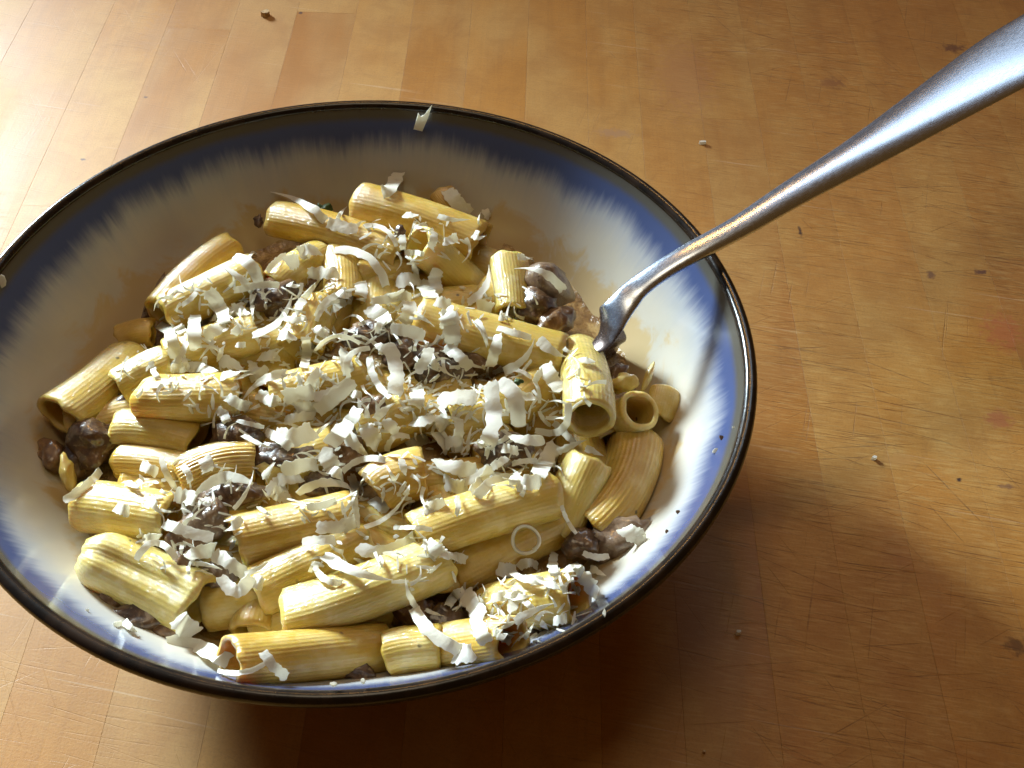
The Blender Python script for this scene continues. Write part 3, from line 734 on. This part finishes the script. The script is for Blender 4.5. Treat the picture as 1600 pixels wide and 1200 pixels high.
# striking shavings with labels of their own: crop origin, scale, list of (x0,y0,x1,y1,width,shape,bend,lift,arch,label)
own = [
 (380, 250, 4, [
  (520, 380, 170, 200, 62, 1, 0, .4, 1, 'long pointed cheese sliver lying along the back left tube'),
  (530, 390, 710, 430, 80, 0, 0, .6, .6, 'pale cheese oblong where the back left tube meets the thick back tube'),
  (870, 205, 970, 80, 88, 0, .10, 1.5, 2, 'cheese curl standing up behind the thick back tube'),
  (1420, 330, 1270, 185, 92, 0, -.05, 1, 1.5, 'cheese square standing up behind the right end of the back tube'),
  (570, 565, 890, 790, 62, 0, -.22, .8, 2, 'long curved cheese ribbon hanging over the gap in the back middle'),
  (1210, 680, 1210, 840, 88, 0, 0, 3, .5, 'upright cheese rectangle below the upturned tube'),
  (1400, 890, 1535, 655, 78, 1, .18, 1, 1, 'hook shaped cheese sliver left of the short upright tube'),
  (730, 760, 730, 850, 78, 0, 0, 2, 0, 'small upright cheese square in the back middle')]),
 (740, 340, 5, [
  (700, 570, 320, 400, 85, 1, .16, 2.5, 1.5, 'cheese sliver with tapered tip lying over the large curled mushroom'),
  (500, 680, 380, 540, 14, 0, .1, 2, 1, 'hair thin cheese thread on the dark mushroom at the back right'),
  (340, 310, 460, 330, 60, 0, 0, 1, .5, 'cheese flake on top of the short upright tube')]),
 (230, 370, 5.333, [
  (720, 170, 915, 400, 100, 0, -.22, 2.5, 2.5, 'wide arched cheese shaving at the upper left of the heap'),
  (500, 450, 650, 720, 108, 0, 0, 2.5, .5, 'broad rectangular cheese strip slanting down at the left of the heap'),
  (880, 820, 1210, 470, 100, 1, .16, 3, 1.5, 'large cheese blade curving up to a sharp tip over a dark gap'),
  (100, 730, 200, 1010, 98, 0, -.2, 2, 2, 'leftmost cheese curl of the heap, bent like a hook'),
  (400, 650, 410, 940, 110, 0, 0, 2, 2, 'upright curled cheese band second from the left edge of the heap'),
  (600, 1030, 820, 1140, 120, 1, -.1, 2, 1, 'triangular cheese sail left of the heap middle'),
  (1320, 830, 1300, 1090, 80, 0, -.08, 2, 1, 'narrow vertical cheese strip between two dark gaps in the upper middle')]),
 (340, 480, 4, [
  (610, 270, 890, 230, 26, 0, -.25, 3.5, 2, 'thin arched cheese thread under the black mushroom slice'),
  (820, 440, 950, 255, 38, 0, -.32, 4, 2, 'cheese loop bent double in the upper middle'),
  (950, 310, 1080, 565, 48, 0, .12, 4, 1, 'left side of the folded cheese tent in the upper middle'),
  (1050, 230, 1105, 550, 100, 0, -.12, 3, 1, 'broad folded cheese tent in the upper middle'),
  (1240, 400, 1320, 255, 72, 0, 0, 4, .5, 'bluish white cheese square folded over on the right of the tent'),
  (1420, 250, 1580, 380, 76, 0, 0, 3, .5, 'white cheese strip pointing down right into the dark hollow'),
  (360, 810, 600, 770, 125, 0, .08, 3, 1.5, 'large curved cheese flake lit white left of the centre'),
  (620, 650, 850, 460, 95, 0, 0, 3.5, 1, 'wide cheese ribbon slanting up in the centre'),
  (700, 860, 880, 630, 105, 0, 0, 3, 1, 'broad ragged cheese strip just below the centre'),
  (1230, 620, 1240, 500, 96, 0, 0, 4, 0, 'upright cheese tab right of the centre'),
  (430, 410, 150, 590, 66, 1, .12, 3, 1, 'long cheese sliver tapering down left, left of the centre')]),
 (680, 480, 4, [
  (340, 470, 325, 850, 105, 0, 0, 4.5, 1, 'long cheese band hanging down from the brightest pile'),
  (400, 460, 520, 740, 105, 0, -.15, 4, 1.5, 'bent cheese band draped right of the brightest pile'),
  (20, 600, 250, 570, 125, 0, 0, 4, .5, 'chunky brightest cheese block right of the centre'),
  (650, 200, 820, 310, 78, 1, 0, 1, .8, 'cheese flake lying on the right end of the slanting tube'),
  (430, 400, 620, 195, 62, 1, .14, 2.5, 1.5, 'leaf shaped cheese sliver pointing up beside the slanting tube'),
  (690, 355, 790, 520, 98, 0, 0, 3, 1.5, 'rolled cheese tab left of the curved plump tube'),
  (830, 600, 625, 770, 46, 0, -.38, 3, 1, 'hooked cheese ribbon touching the curved plump tube'),
  (770, 905, 945, 830, 52, 1, 0, 3, 1, 'sharp cheese tip in front of the plump open tube'),
  (640, 1050, 760, 860, 108, 0, 0, 4, .5, 'tall cheese rectangle on the right end of the bright yellow tube'),
  (940, 880, 1052, 930, 48, 1, 0, 1, .5, 'small cheese tip on the end of the ridged pale tube')]),
 (60, 700, 4, [
  (160, 330, 390, 140, 55, 0, .05, .5, .5, 'long cheese strip at the left edge leaning on the short glinting tube'),
  (985, 290, 1340, 225, 72, 2, -.20, 4, 2, 'white arched cheese shaving over the black mushroom crescent'),
  (1220, 380, 1345, 140, 30, 1, .08, 5, 1, 'thin cheese thread crossing the arched shaving at the left'),
  (790, 470, 1095, 560, 76, 0, 0, 3.5, .5, 'greyish cheese flake over the brown mushrooms at the left'),
  (910, 665, 1105, 625, 88, 0, 0, 4, .5, 'clean white cheese oblong below the greyish flake'),
  (610, 700, 860, 690, 46, 0, -.42, 3, 1.5, 'arch of cheese bridging over the creased tube'),
  (1140, 800, 1335, 800, 88, 0, .45, 4, 1, 'cheese cup hanging between the creased tube and the front tubes'),
  (860, 1060, 985, 1160, 125, 0, 0, 1, 1.5, 'chunky cheese flake stuck on the open end of the creased tube'),
  (850, 290, 985, 320, 100, 0, 0, 2, .5, 'cheese flake left of the arched white shaving')]),
 (340, 760, 4, [
  (665, 430, 1095, 585, 92, 1, .06, 1.2, .8, 'creamy cheese wedge melting onto the glinting front tube'),
  (870, 385, 1230, 320, 90, 0, .14, 1.5, 1, 'wide wavy cheese sheet on the middle of the front tube'),
  (1300, 350, 1395, 430, 90, 0, 0, 1.5, 1, 'curled cheese flake on the right end of the front tube'),
  (1400, 415, 1555, 460, 68, 0, 0, 2, 1, 'cheese flake jutting right beyond the front tube'),
  (920, 255, 1195, 15, 34, 1, .12, 3, 1.5, 'slender cheese thread rising to the right behind the front tube'),
  (1245, 760, 1175, 575, 46, 1, -.08, 3, 1, 'upper prong of the forked cheese strip at the front right'),
  (1225, 760, 1520, 1020, 88, 0, .10, 3.5, 1.5, 'long blue white cheese strip running down to the front rim'),
  (1300, 770, 1415, 810, 30, 1, 0, 4, .5, 'short side prong of the forked cheese strip'),
  (1480, 1060, 1600, 1030, 110, 0, 0, 3, 1, 'bright cheese flake at the foot of the long strip by the front rim'),
  (285, 1030, 435, 1190, 66, 0, 0, 2, 1, 'peach tinted cheese strip in the shade of the front rim'),
  (0, 1150, 290, 1110, 34, 0, .12, 1, 1, 'curved cheese edge lying low along the front rim')]),
 (660, 740, 4, [
  (1240, 345, 1375, 400, 108, 0, 0, 3, 1, 'bent white cheese square on the mushroom at the right edge'),
  (1340, 450, 1400, 400, 70, 0, 0, 1, .5, 'lower half of the bent cheese square touching the right wall'),
  (1010, 620, 1095, 755, 88, 0, 0, 1, 1, 'ragged cheese flake with torn end near the right wall'),
  (1005, 495, 1165, 515, 42, 0, .1, 2, 1, 'yellowish cheese strip below the broad right tube'),
  (825, 490, 830, 640, 58, 0, .08, 3.5, 1, 'cheese tab standing up on the rightmost front tube'),
  (580, 930, 825, 810, 58, 1, 0, 2.5, 1, 'long cheese splinter pointing up right by the front rim'),
  (870, 200, 960, 375, 26, 0, .05, 2, 1, 'cheese thread hanging from the bright yellow tube end')]),
 (0, 800, 4, [
  (1040, 815, 1430, 940, 100, 0, 0, .3, .3, 'long dull cheese strip flat against the lower left wall'),
  (540*1, 0, 560, 20, 3, 0, 0, .5, 0, None)]),
]
for ox, oy, s, items in own:
    for (x0, y0, x1, y1, w_, sh, bd, lf, ar, lab) in items:
        if lab is None: continue
        shaving(ox+x0/s, oy+y0/s, ox+x1/s, oy+y1/s, w_/s, sh, bd, lf, ar, lab, 'grated cheese shavings on the pasta', tilt=rng.gauss(0, .2))

# shreds that cannot be told apart inside their part of the heap
common = [
 (230, 370, 5.333, 'small pale cheese shred among many at the back left of the heap', [
  (650, 260, 880, 460, 70), (290, 570, 410, 460, 45), (330, 870, 220, 1090, 60), (620, 740, 800, 550, 60), (480, 830, 620, 740, 110),
  (720, 450, 1100, 400, 60), (1000, 290, 1160, 150, 50), (1160, 230, 1260, 200, 130), (1280, 120, 1440, 120, 100), (1300, 510, 1460, 330, 60, 1), (1240, 640, 1300, 520, 80),
  (1100, 810, 1210, 810, 130), (1410, 700, 1600, 530, 40, 0, -.15), (1390, 960, 1600, 850, 35, 1, -.1), (600, 1030, 650, 900, 60, 1), (770, 760, 720, 820, 70), (740, 900, 820, 900, 50),
  (870, 1040, 900, 1160, 80), (930, 1000, 1100, 1000, 110), (200, 1100, 560, 1130, 90), (1000, 1090, 860, 1190, 70), (1120, 1180, 1170, 1100, 30, 1), (1150, 680, 1330, 680, 60),
  (1340, 300, 1590, 300, 110), (880, 480, 880, 680, 50, 1), (1180, 390, 1250, 400, 70), (1120, 420, 1260, 510, 14), (1400, 750, 1520, 830, 80), (30, 1040, 90, 1180, 50), (450, 720, 580, 670, 50),
  (300, 1000, 350, 1100, 50), (480, 1000, 450, 1120, 50), (250, 740, 300, 800, 90), (1470, 840, 1500, 760, 60), (700, 600, 820, 650, 90), (820, 180, 900, 130, 50)]),
 (380, 250, 4, 'small pale cheese shred among many at the back right of the heap', [
  (590, 370, 650, 290, 30, 1), (1010, 340, 1080, 340, 60), (1220, 350, 1420, 370, 40, 1), (1510, 310, 1540, 360, 50), (1470, 400, 1490, 320, 15, 1), (1440, 460, 1500, 480, 60), (1250, 510, 1340, 480, 60),
  (990, 470, 1000, 560, 45), (1010, 580, 1130, 590, 36), (1165, 550, 1195, 450, 50), (1060, 425, 1150, 405, 45), (1205, 460, 1200, 530, 36), (760, 410, 960, 540, 40, 0, -.2),
  (1080, 710, 1040, 600, 40, 1), (960, 760, 1100, 740, 100), (1100, 760, 1180, 860, 90), (1000, 830, 900, 870, 60), (1200, 880, 1300, 900, 70), (1270, 930, 1280, 1050, 100), (1040, 880, 1000, 1020, 90),
  (800, 890, 1050, 850, 60), (460, 980, 680, 840, 45, 0, -.2), (780, 920, 900, 1020, 110), (880, 980, 820, 1090, 60, 1), (920, 1050, 1130, 1100, 80), (1450, 1000, 1530, 1160, 50, 1), (1460, 910, 1560, 930, 80),
  (600, 820, 680, 870, 80), (640, 880, 560, 930, 60), (1600, 980, 1700, 940, 50), (350, 590, 420, 560, 90)]),
 (340, 480, 4, 'small pale cheese shred among many in the middle of the heap', [
  (790, 260, 820, 410, 80), (1330, 300, 1380, 380, 50), (1000, 230, 1040, 290, 60), (410, 560, 600, 520, 100), (600, 560, 780, 500, 70), (560, 500, 640, 390, 60), (100, 590, 180, 590, 25, 1),
  (120, 710, 290, 750, 30), (420, 700, 600, 680, 60), (300, 780, 460, 880, 60), (620, 790, 740, 700, 25, 1), (930, 690, 950, 600, 30, 1), (990, 700, 1110, 600, 60, 1), (1210, 720, 1350, 680, 80),
  (1060, 900, 1200, 810, 40, 0, -.3), (920, 740, 1010, 860, 110), (800, 790, 950, 940, 100, 1), (1180, 860, 1320, 820, 70), (640, 900, 720, 1010, 110), (400, 1020, 620, 980, 90), (380, 1080, 520, 1060, 80),
  (780, 1030, 1050, 955, 42, 0, -.15), (500, 1170, 820, 1120, 55, 0, -.15), (830, 1050, 850, 1190, 60), (880, 1150, 920, 1030, 35), (1150, 950, 1180, 1040, 50), (1170, 1180, 1200, 1110, 40, 1),
  (300, 1060, 350, 970, 50, 1), (310, 1120, 420, 1190, 90), (160, 800, 340, 880, 40, 1), (20, 440, 180, 400, 70), (120, 450, 300, 400, 60), (0, 640, 60, 720, 60), (480, 610, 620, 640, 90), (250, 540, 380, 600, 80),
  (60, 560, 200, 620, 70), (840, 540, 900, 560, 60), (700, 1000, 780, 1060, 70), (1050, 700, 1130, 780, 70)]),
 (680, 480, 4, 'small pale cheese shred among many at the right of the heap', [
  (20, 680, 60, 760, 90), (150, 700, 150, 900, 60), (270, 860, 350, 820, 60), (360, 410, 600, 440, 30, 0, -.15), (90, 20, 110, 230, 110), (240, 90, 320, 250, 60, 1), (390, 170, 340, 370, 70), (390, 130, 600, 190, 50),
  (520, 420, 600, 330, 20), (620, 470, 680, 380, 40), (690, 690, 820, 690, 30), (650, 650, 720, 740, 25), (740, 720, 880, 860, 45), (460, 800, 680, 830, 70), (480, 980, 640, 960, 40), (0, 950, 250, 1010, 100),
  (150, 1100, 340, 990, 50), (220, 1160, 350, 1000, 60), (60, 1100, 200, 1130, 90), (480, 1110, 540, 1010, 60), (260, 1190, 500, 1070, 70, 0, -.15), (520, 1110, 660, 1090, 100), (910, 320, 980, 330, 60), (900, 480, 940, 490, 40),
  (500, 540, 620, 560, 60), (620, 460, 650, 600, 25), (60, 860, 160, 840, 80), (0, 780, 80, 900, 70), (420, 880, 520, 900, 60), (350, 1000, 450, 940, 50)]),
 (60, 700, 4, 'small pale cheese shred lying at the left front of the heap', [
  (540, 210, 640, 260, 60, 1), (770, 60, 860, 260, 40), (1400, 180, 1480, 90, 50, 1), (1480, 180, 1560, 340, 60), (680, 320, 760, 380, 60), (480, 370, 570, 400, 70), (650, 570, 760, 560, 60), (940, 790, 960, 700, 20),
  (960, 720, 1150, 760, 40, 1), (1090, 660, 1290, 790, 90), (1290, 790, 1450, 700, 40, 1), (1350, 830, 1400, 860, 80), (470, 1110, 520, 1090, 30), (540, 1080, 620, 1150, 55, 1), (1380, 370, 1460, 420, 40, 1), (1180, 510, 1270, 440, 60), (900, 590, 890, 660, 25),
  (1030, 60, 1060, 150, 90), (640, 110, 740, 160, 70), (900, 110, 950, 210, 50)]),
 (340, 760, 4, 'small pale cheese shred lying at the front of the heap', [
  (470, 110, 870, 30, 26, 0, .1), (790, 160, 880, 0, 25, 1), (850, 60, 880, 260, 45), (960, 80, 1060, 150, 80), (620, 250, 860, 220, 80), (560, 130, 740, 90, 50), (530, 350, 740, 340, 60), (600, 480, 780, 600, 46, 0, .2), (1100, 260, 1340, 270, 36),
  (1290, 140, 1420, 100, 90), (1490, 180, 1500, 60, 30)]),
 (660, 740, 4, 'small curled cheese shred lying at the right front by the rim', [
  (470, 590, 590, 600, 85), (600, 590, 720, 580, 60, 0, -.25), (560, 620, 760, 660, 60), (730, 660, 850, 700, 80), (950, 560, 1000, 620, 60), (1050, 590, 1150, 640, 50, 1), (430, 780, 520, 760, 60), (520, 760, 690, 760, 60, 1),
  (540, 860, 620, 740, 80), (690, 850, 640, 800, 40), (340, 780, 370, 830, 50), (260, 740, 380, 900, 110), (330, 900, 400, 1060, 100), (160, 830, 260, 730, 60), (480, 1000, 560, 1040, 90), (820, 920, 900, 900, 60), (640, 1030, 700, 930, 30, 1), (740, 930, 790, 980, 40, 1),
  (10, 200, 120, 150, 60), (220, 1100, 300, 1120, 80), (880, 600, 960, 590, 60)]),
]
for ox, oy, s, lab, items in common:
    for it in items:
        x0, y0, x1, y1, w_ = it[:5]; sh = it[5] if len(it) > 5 else 0; bd = it[6] if len(it) > 6 else 0
        L_ = math.hypot(x1-x0, y1-y0)/s; W_ = w_/s
        size = 'tiny' if L_ < 17 else ('short' if L_ < 28 else ('medium' if L_ < 42 else 'long'))
        form = 'pointed' if sh else ('thread like' if W_ < 9 else ('curved' if bd else ('squarish' if W_ > L_*.75 else 'blunt')))
        lean = 'upright' if abs(y1-y0) > 2*abs(x1-x0) else ('level' if abs(x1-x0) > 2*abs(y1-y0) else ('rising' if (x1-x0)*(y1-y0) < 0 else 'falling'))
        ml = unique(('%s %s cheese shred' % (size, form), '%s %s cheese shred %s in slant' % (size, form, lean), '%s %s pale cheese shred' % (size, form)), ox+(x0+x1)/2/s, oy+(y0+y1)/2/s)
        shaving(ox+x0/s, oy+y0/s, ox+x1/s, oy+y1/s, w_/s, sh, bd, None, None, ml, lab.replace('small pale ', '').replace('small curled ', ''))

def fine_cheese():
    rg = random.Random(5); V, F = [], []
    zones = [(340, 490, 100, 60, 70), (480, 500, 110, 70, 60), (600, 600, 170, 90, 150), (730, 640, 110, 70, 90), (760, 720, 120, 50, 60), (420, 620, 130, 60, 70), (700, 500, 120, 60, 50), (540, 760, 170, 60, 60),
             (820, 950, 110, 60, 60), (600, 880, 120, 50, 35), (300, 850, 90, 60, 25), (240, 580, 60, 40, 20), (640, 380, 120, 40, 35), (880, 600, 50, 60, 20), (300, 760, 90, 40, 25)]
    for cx, cy, rx, ry, n in zones:
        for _ in range(n):
            a = rg.uniform(0, 6.283); q = math.sqrt(rg.random()); px, py = cx+rx*q*math.cos(a), cy+ry*q*math.sin(a)
            d, nn = hit(px, py); c = CAM+ray(px, py)*(d-.0003)
            t1 = nn.orthogonal().normalized(); t2 = nn.cross(t1); an = rg.uniform(0, 6.28)
            A, B = t1*math.cos(an)+t2*math.sin(an), t2*math.cos(an)-t1*math.sin(an)
            la, lb, lc = rg.uniform(.0005, .0022), rg.uniform(.00018, .00055), rg.uniform(.00006, .00014)
            o_ = len(V); lift = nn*rg.uniform(0, .0006)
            for k in range(3):
                for u, v in ((-1, -1), (1, -1), (1, 1), (-1, 1)):
                    f = (.5, 1, .35)[k]*rg.uniform(.8, 1.2)
                    V.append(c+A*((k-1)*la)+B*(u*lb*f)+nn*(v*lc)+lift*k+B*(rg.uniform(-.3, .3)*lb))
            for k in range(2):
                for j in range(4): j2 = (j+1) % 4; F.append((o_+k*4+j, o_+k*4+j2, o_+(k+1)*4+j2, o_+(k+1)*4+j))
            F += [(o_+3, o_+2, o_+1, o_), (o_+8, o_+9, o_+10, o_+11)]
    for cx, cy, rx, ry, n in zones:
        for _ in range(n//3):
            a = rg.uniform(0, 6.283); q = math.sqrt(rg.random()); px, py = cx+rx*q*math.cos(a), cy+ry*q*math.sin(a)
            an = rg.uniform(0, 6.283); L = rg.uniform(14, 40); bd = rg.uniform(-.35, .35)*L; ww = rg.uniform(.00025, .0006)
            K = 8; row = []
            for k in range(K):
                t = k/(K-1)-.5; x = px+math.cos(an)*L*t-math.sin(an)*bd*(1-4*t*t); y = py+math.sin(an)*L*t+math.cos(an)*bd*(1-4*t*t)
                d, nn = hit(x, y); row.append([x, y, d])
            ds = [q_[2] for q_ in row]; ds = [min(ds[max(0, i-2):i+3]) for i in range(K)]; lift = rg.uniform(.0004, .003)
            pts = [CAM+ray(row[k][0], row[k][1])*(ds[k]-lift*(1-(2*k/(K-1)-1)**2*.7)) for k in range(K)]
            for k in range(1, K-1): pts[k] = (pts[k-1]+pts[k]*2+pts[k+1])/4
            o_ = len(V); vw = (CAM-pts[3]).normalized()
            for k in range(K):
                Tn = (pts[min(k+1, K-1)]-pts[max(k-1, 0)]).normalized(); S = Tn.cross(vw).normalized(); f = ww*(1.15-k/(K-1))
                V += [pts[k]-S*f, pts[k]+S*f, pts[k]+S*f-vw*.00016, pts[k]-S*f-vw*.00016]
            for k in range(K-1):
                for j in range(4): j2 = (j+1) % 4; F.append((o_+k*4+j, o_+k*4+j2, o_+(k+1)*4+j2, o_+(k+1)*4+j))
    o = mesh_obj('fine_grated_cheese', V, F, CHEESE, smooth=False)
    tag(o, 'fine white crumbs of grated cheese dusted over the pasta heap', 'grated cheese', kind='stuff')
fine_cheese()
# a ring of cheese at the right front
def ring(px, py, rpx, w_, label):
    d, nn = hit(px, py+8); c = CAM+ray(px, py)*(d-.004); k = pxmm(c)*1000; R0 = rpx/k; V, F = [], []
    view = (CAM-c).normalized(); ax = Vector((1, 0, 0)); ay = view.cross(ax).normalized()
    n = 36
    for i in range(n):
        a = R_(-55)+2*math.pi*1.03*i/(n-1); e = ax*math.cos(a)+ay*math.sin(a)*.95; drop = view*(-.0008*math.sin(a*2))
        for u, v in ((-1, -1), (1, -1), (1, 1), (-1, 1)):
            V.append(c+drop+e*(R0*(1+.14*i/n+.05*math.sin(i*.5))+u*.00022)+(view*.8+e*.5).normalized()*(v*w_/k/2))
    for i in range(n-1):
        for j in range(4): j2 = (j+1) % 4; F.append((i*4+j, i*4+j2, (i+1)*4+j2, (i+1)*4+j))
    F += [(3, 2, 1, 0), tuple((n-1)*4+j for j in range(4))]
    o = mesh_obj('cheese_shaving', V, F, CHEESE); recentre(o, c); tag(o, label, 'cheese shaving', 'grated cheese shavings on the pasta')
ring(822, 843, 20, 6, 'cheese ring curled into a full loop under the bright yellow tube')

# scrap of cheese stuck upright on the far rim, and crumbs
def chip(px, py, z, wpx, hpx, label, name, cat, mat, ang=0, stand=.0, th=.3, group=None, pts=None):
    c = at(px, py, z); k = pxmm(c)*1000
    ax = Vector((1, 0, 0)); ay = (Vector((0, 1, 0))*(1-stand)+Vector((0, 0, 1))*stand).normalized(); az = ax.cross(ay)
    ca, sa = math.cos(ang), math.sin(ang); a1 = ax*ca+ay*sa; a2 = ay*ca-ax*sa
    rg = random.Random(int(px*7+py)); n = 9; out = []
    if pts: out = [(x*wpx/k, y*hpx/k) for x, y in pts]; n = len(out)
    else:
        for i in range(n):
            a = 2*math.pi*i/n; s = rg.uniform(.65, 1.1); out.append((math.cos(a)*s*wpx/k/2, math.sin(a)*s*hpx/k/2))
    V = [c+a1*x+a2*y-az*th*.0005 for x, y in out]+[c+a1*x*.9+a2*y*.9+az*th*.0005 for x, y in out]
    F = [tuple(reversed(range(n))), tuple(range(n, 2*n))]+[(i, (i+1) % n, n+(i+1) % n, n+i) for i in range(n)]
    o = mesh_obj(name, V, F, mat, smooth=False); recentre(o, c); tag(o, label, cat, group)
zt = zr+.0018
chip(660, 183, .0575, 22, 46, 'lone scrap of cheese stuck upright inside the far rim of the bowl', 'cheese_scrap', 'cheese shaving', CHEESE, -.2, .75, .5,
     pts=[(-.45, -.5), (.2, -.5), (.4, 0), (.5, .5), (.1, .1), (-.15, .0), (-.35, .12)])
chip(3, 440, .0565, 14, 26, 'white cheese fleck on the bowl rim at the left edge of the photo', 'cheese_crumb', 'crumb', CHEESE, .2, .5)
chip(944, 958, zt, 7, 15, 'cheese crumb on the dark rim at the lower right', 'cheese_crumb', 'crumb', CHEESE, .1, .2, 1.2)
chip(521, 1069, zt, 15, 7, 'left one of two cheese crumbs on the front rim', 'cheese_crumb', 'crumb', CHEESE, 0, .2, 1.2)
chip(567, 1064, zt, 8, 8, 'right one of two cheese crumbs on the front rim', 'cheese_crumb', 'crumb', CHEESE, 0, .2, 1.2)
def onwall(px, py, wd, hg, label, name, cat, mat, th=.8):
    d, nn = hit(px, py); p = CAM+ray(px, py)*(d-.0004); chip(px, py, p.z, wd, hg, label, name, cat, mat, .4, .35, th*.6)
onwall(1128, 684, 9, 11, 'brown fleck stuck high on the right bowl wall', 'sauce_fleck', 'fleck', SPECK)
onwall(1060, 800, 8, 9, 'pale brown fleck low on the right bowl wall', 'sauce_fleck', 'fleck', SPECK)
onwall(1042, 831, 7, 9, 'dark fleck beside the mushroom on the right bowl wall', 'sauce_fleck', 'fleck', SPECK)
onwall(1118, 704, 13, 9, 'whitish cheese smear below the highest fleck on the right wall', 'cheese_crumb', 'crumb', CHEESE)
onwall(1146, 668, 5, 5, 'tiny white cheese dot just above the highest fleck on the right wall', 'cheese_crumb', 'crumb', CHEESE)
onwall(136, 954, 7, 7, 'tiny cheese dot on the shaded lower left wall', 'cheese_crumb', 'crumb', CHEESE)
onwall(195, 982, 24, 16, 'ragged cheese crumb on the lower left wall', 'cheese_crumb', 'crumb', CHEESE)
chip(415, 22, .0008, 15, 13, 'tan bread crumb on the table above the bowl', 'bread_crumb', 'crumb', CRUMB, 0, 0, 3)
chip(1098, 223, .0006, 14, 6, 'white cheese crumb on the table above the fork', 'cheese_crumb', 'crumb', CHEESE, 0, 0, 1.5)
chip(1153, 989, .0006, 11, 8, 'pale crumb on the shaded table right of the bowl', 'bread_crumb', 'crumb', CHEESE, 0, 0, 2)
chip(1366, 716, .0005, 9, 6, 'small white crumb on the lit table right of the bowl', 'cheese_crumb', 'crumb', CHEESE, .3, 0, 1.5)
chip(1100, 1175, .0005, 5, 4, 'tiny crumb in the deep shade at the bottom right', 'bread_crumb', 'crumb', CRUMB, .3, 0, 1.5)
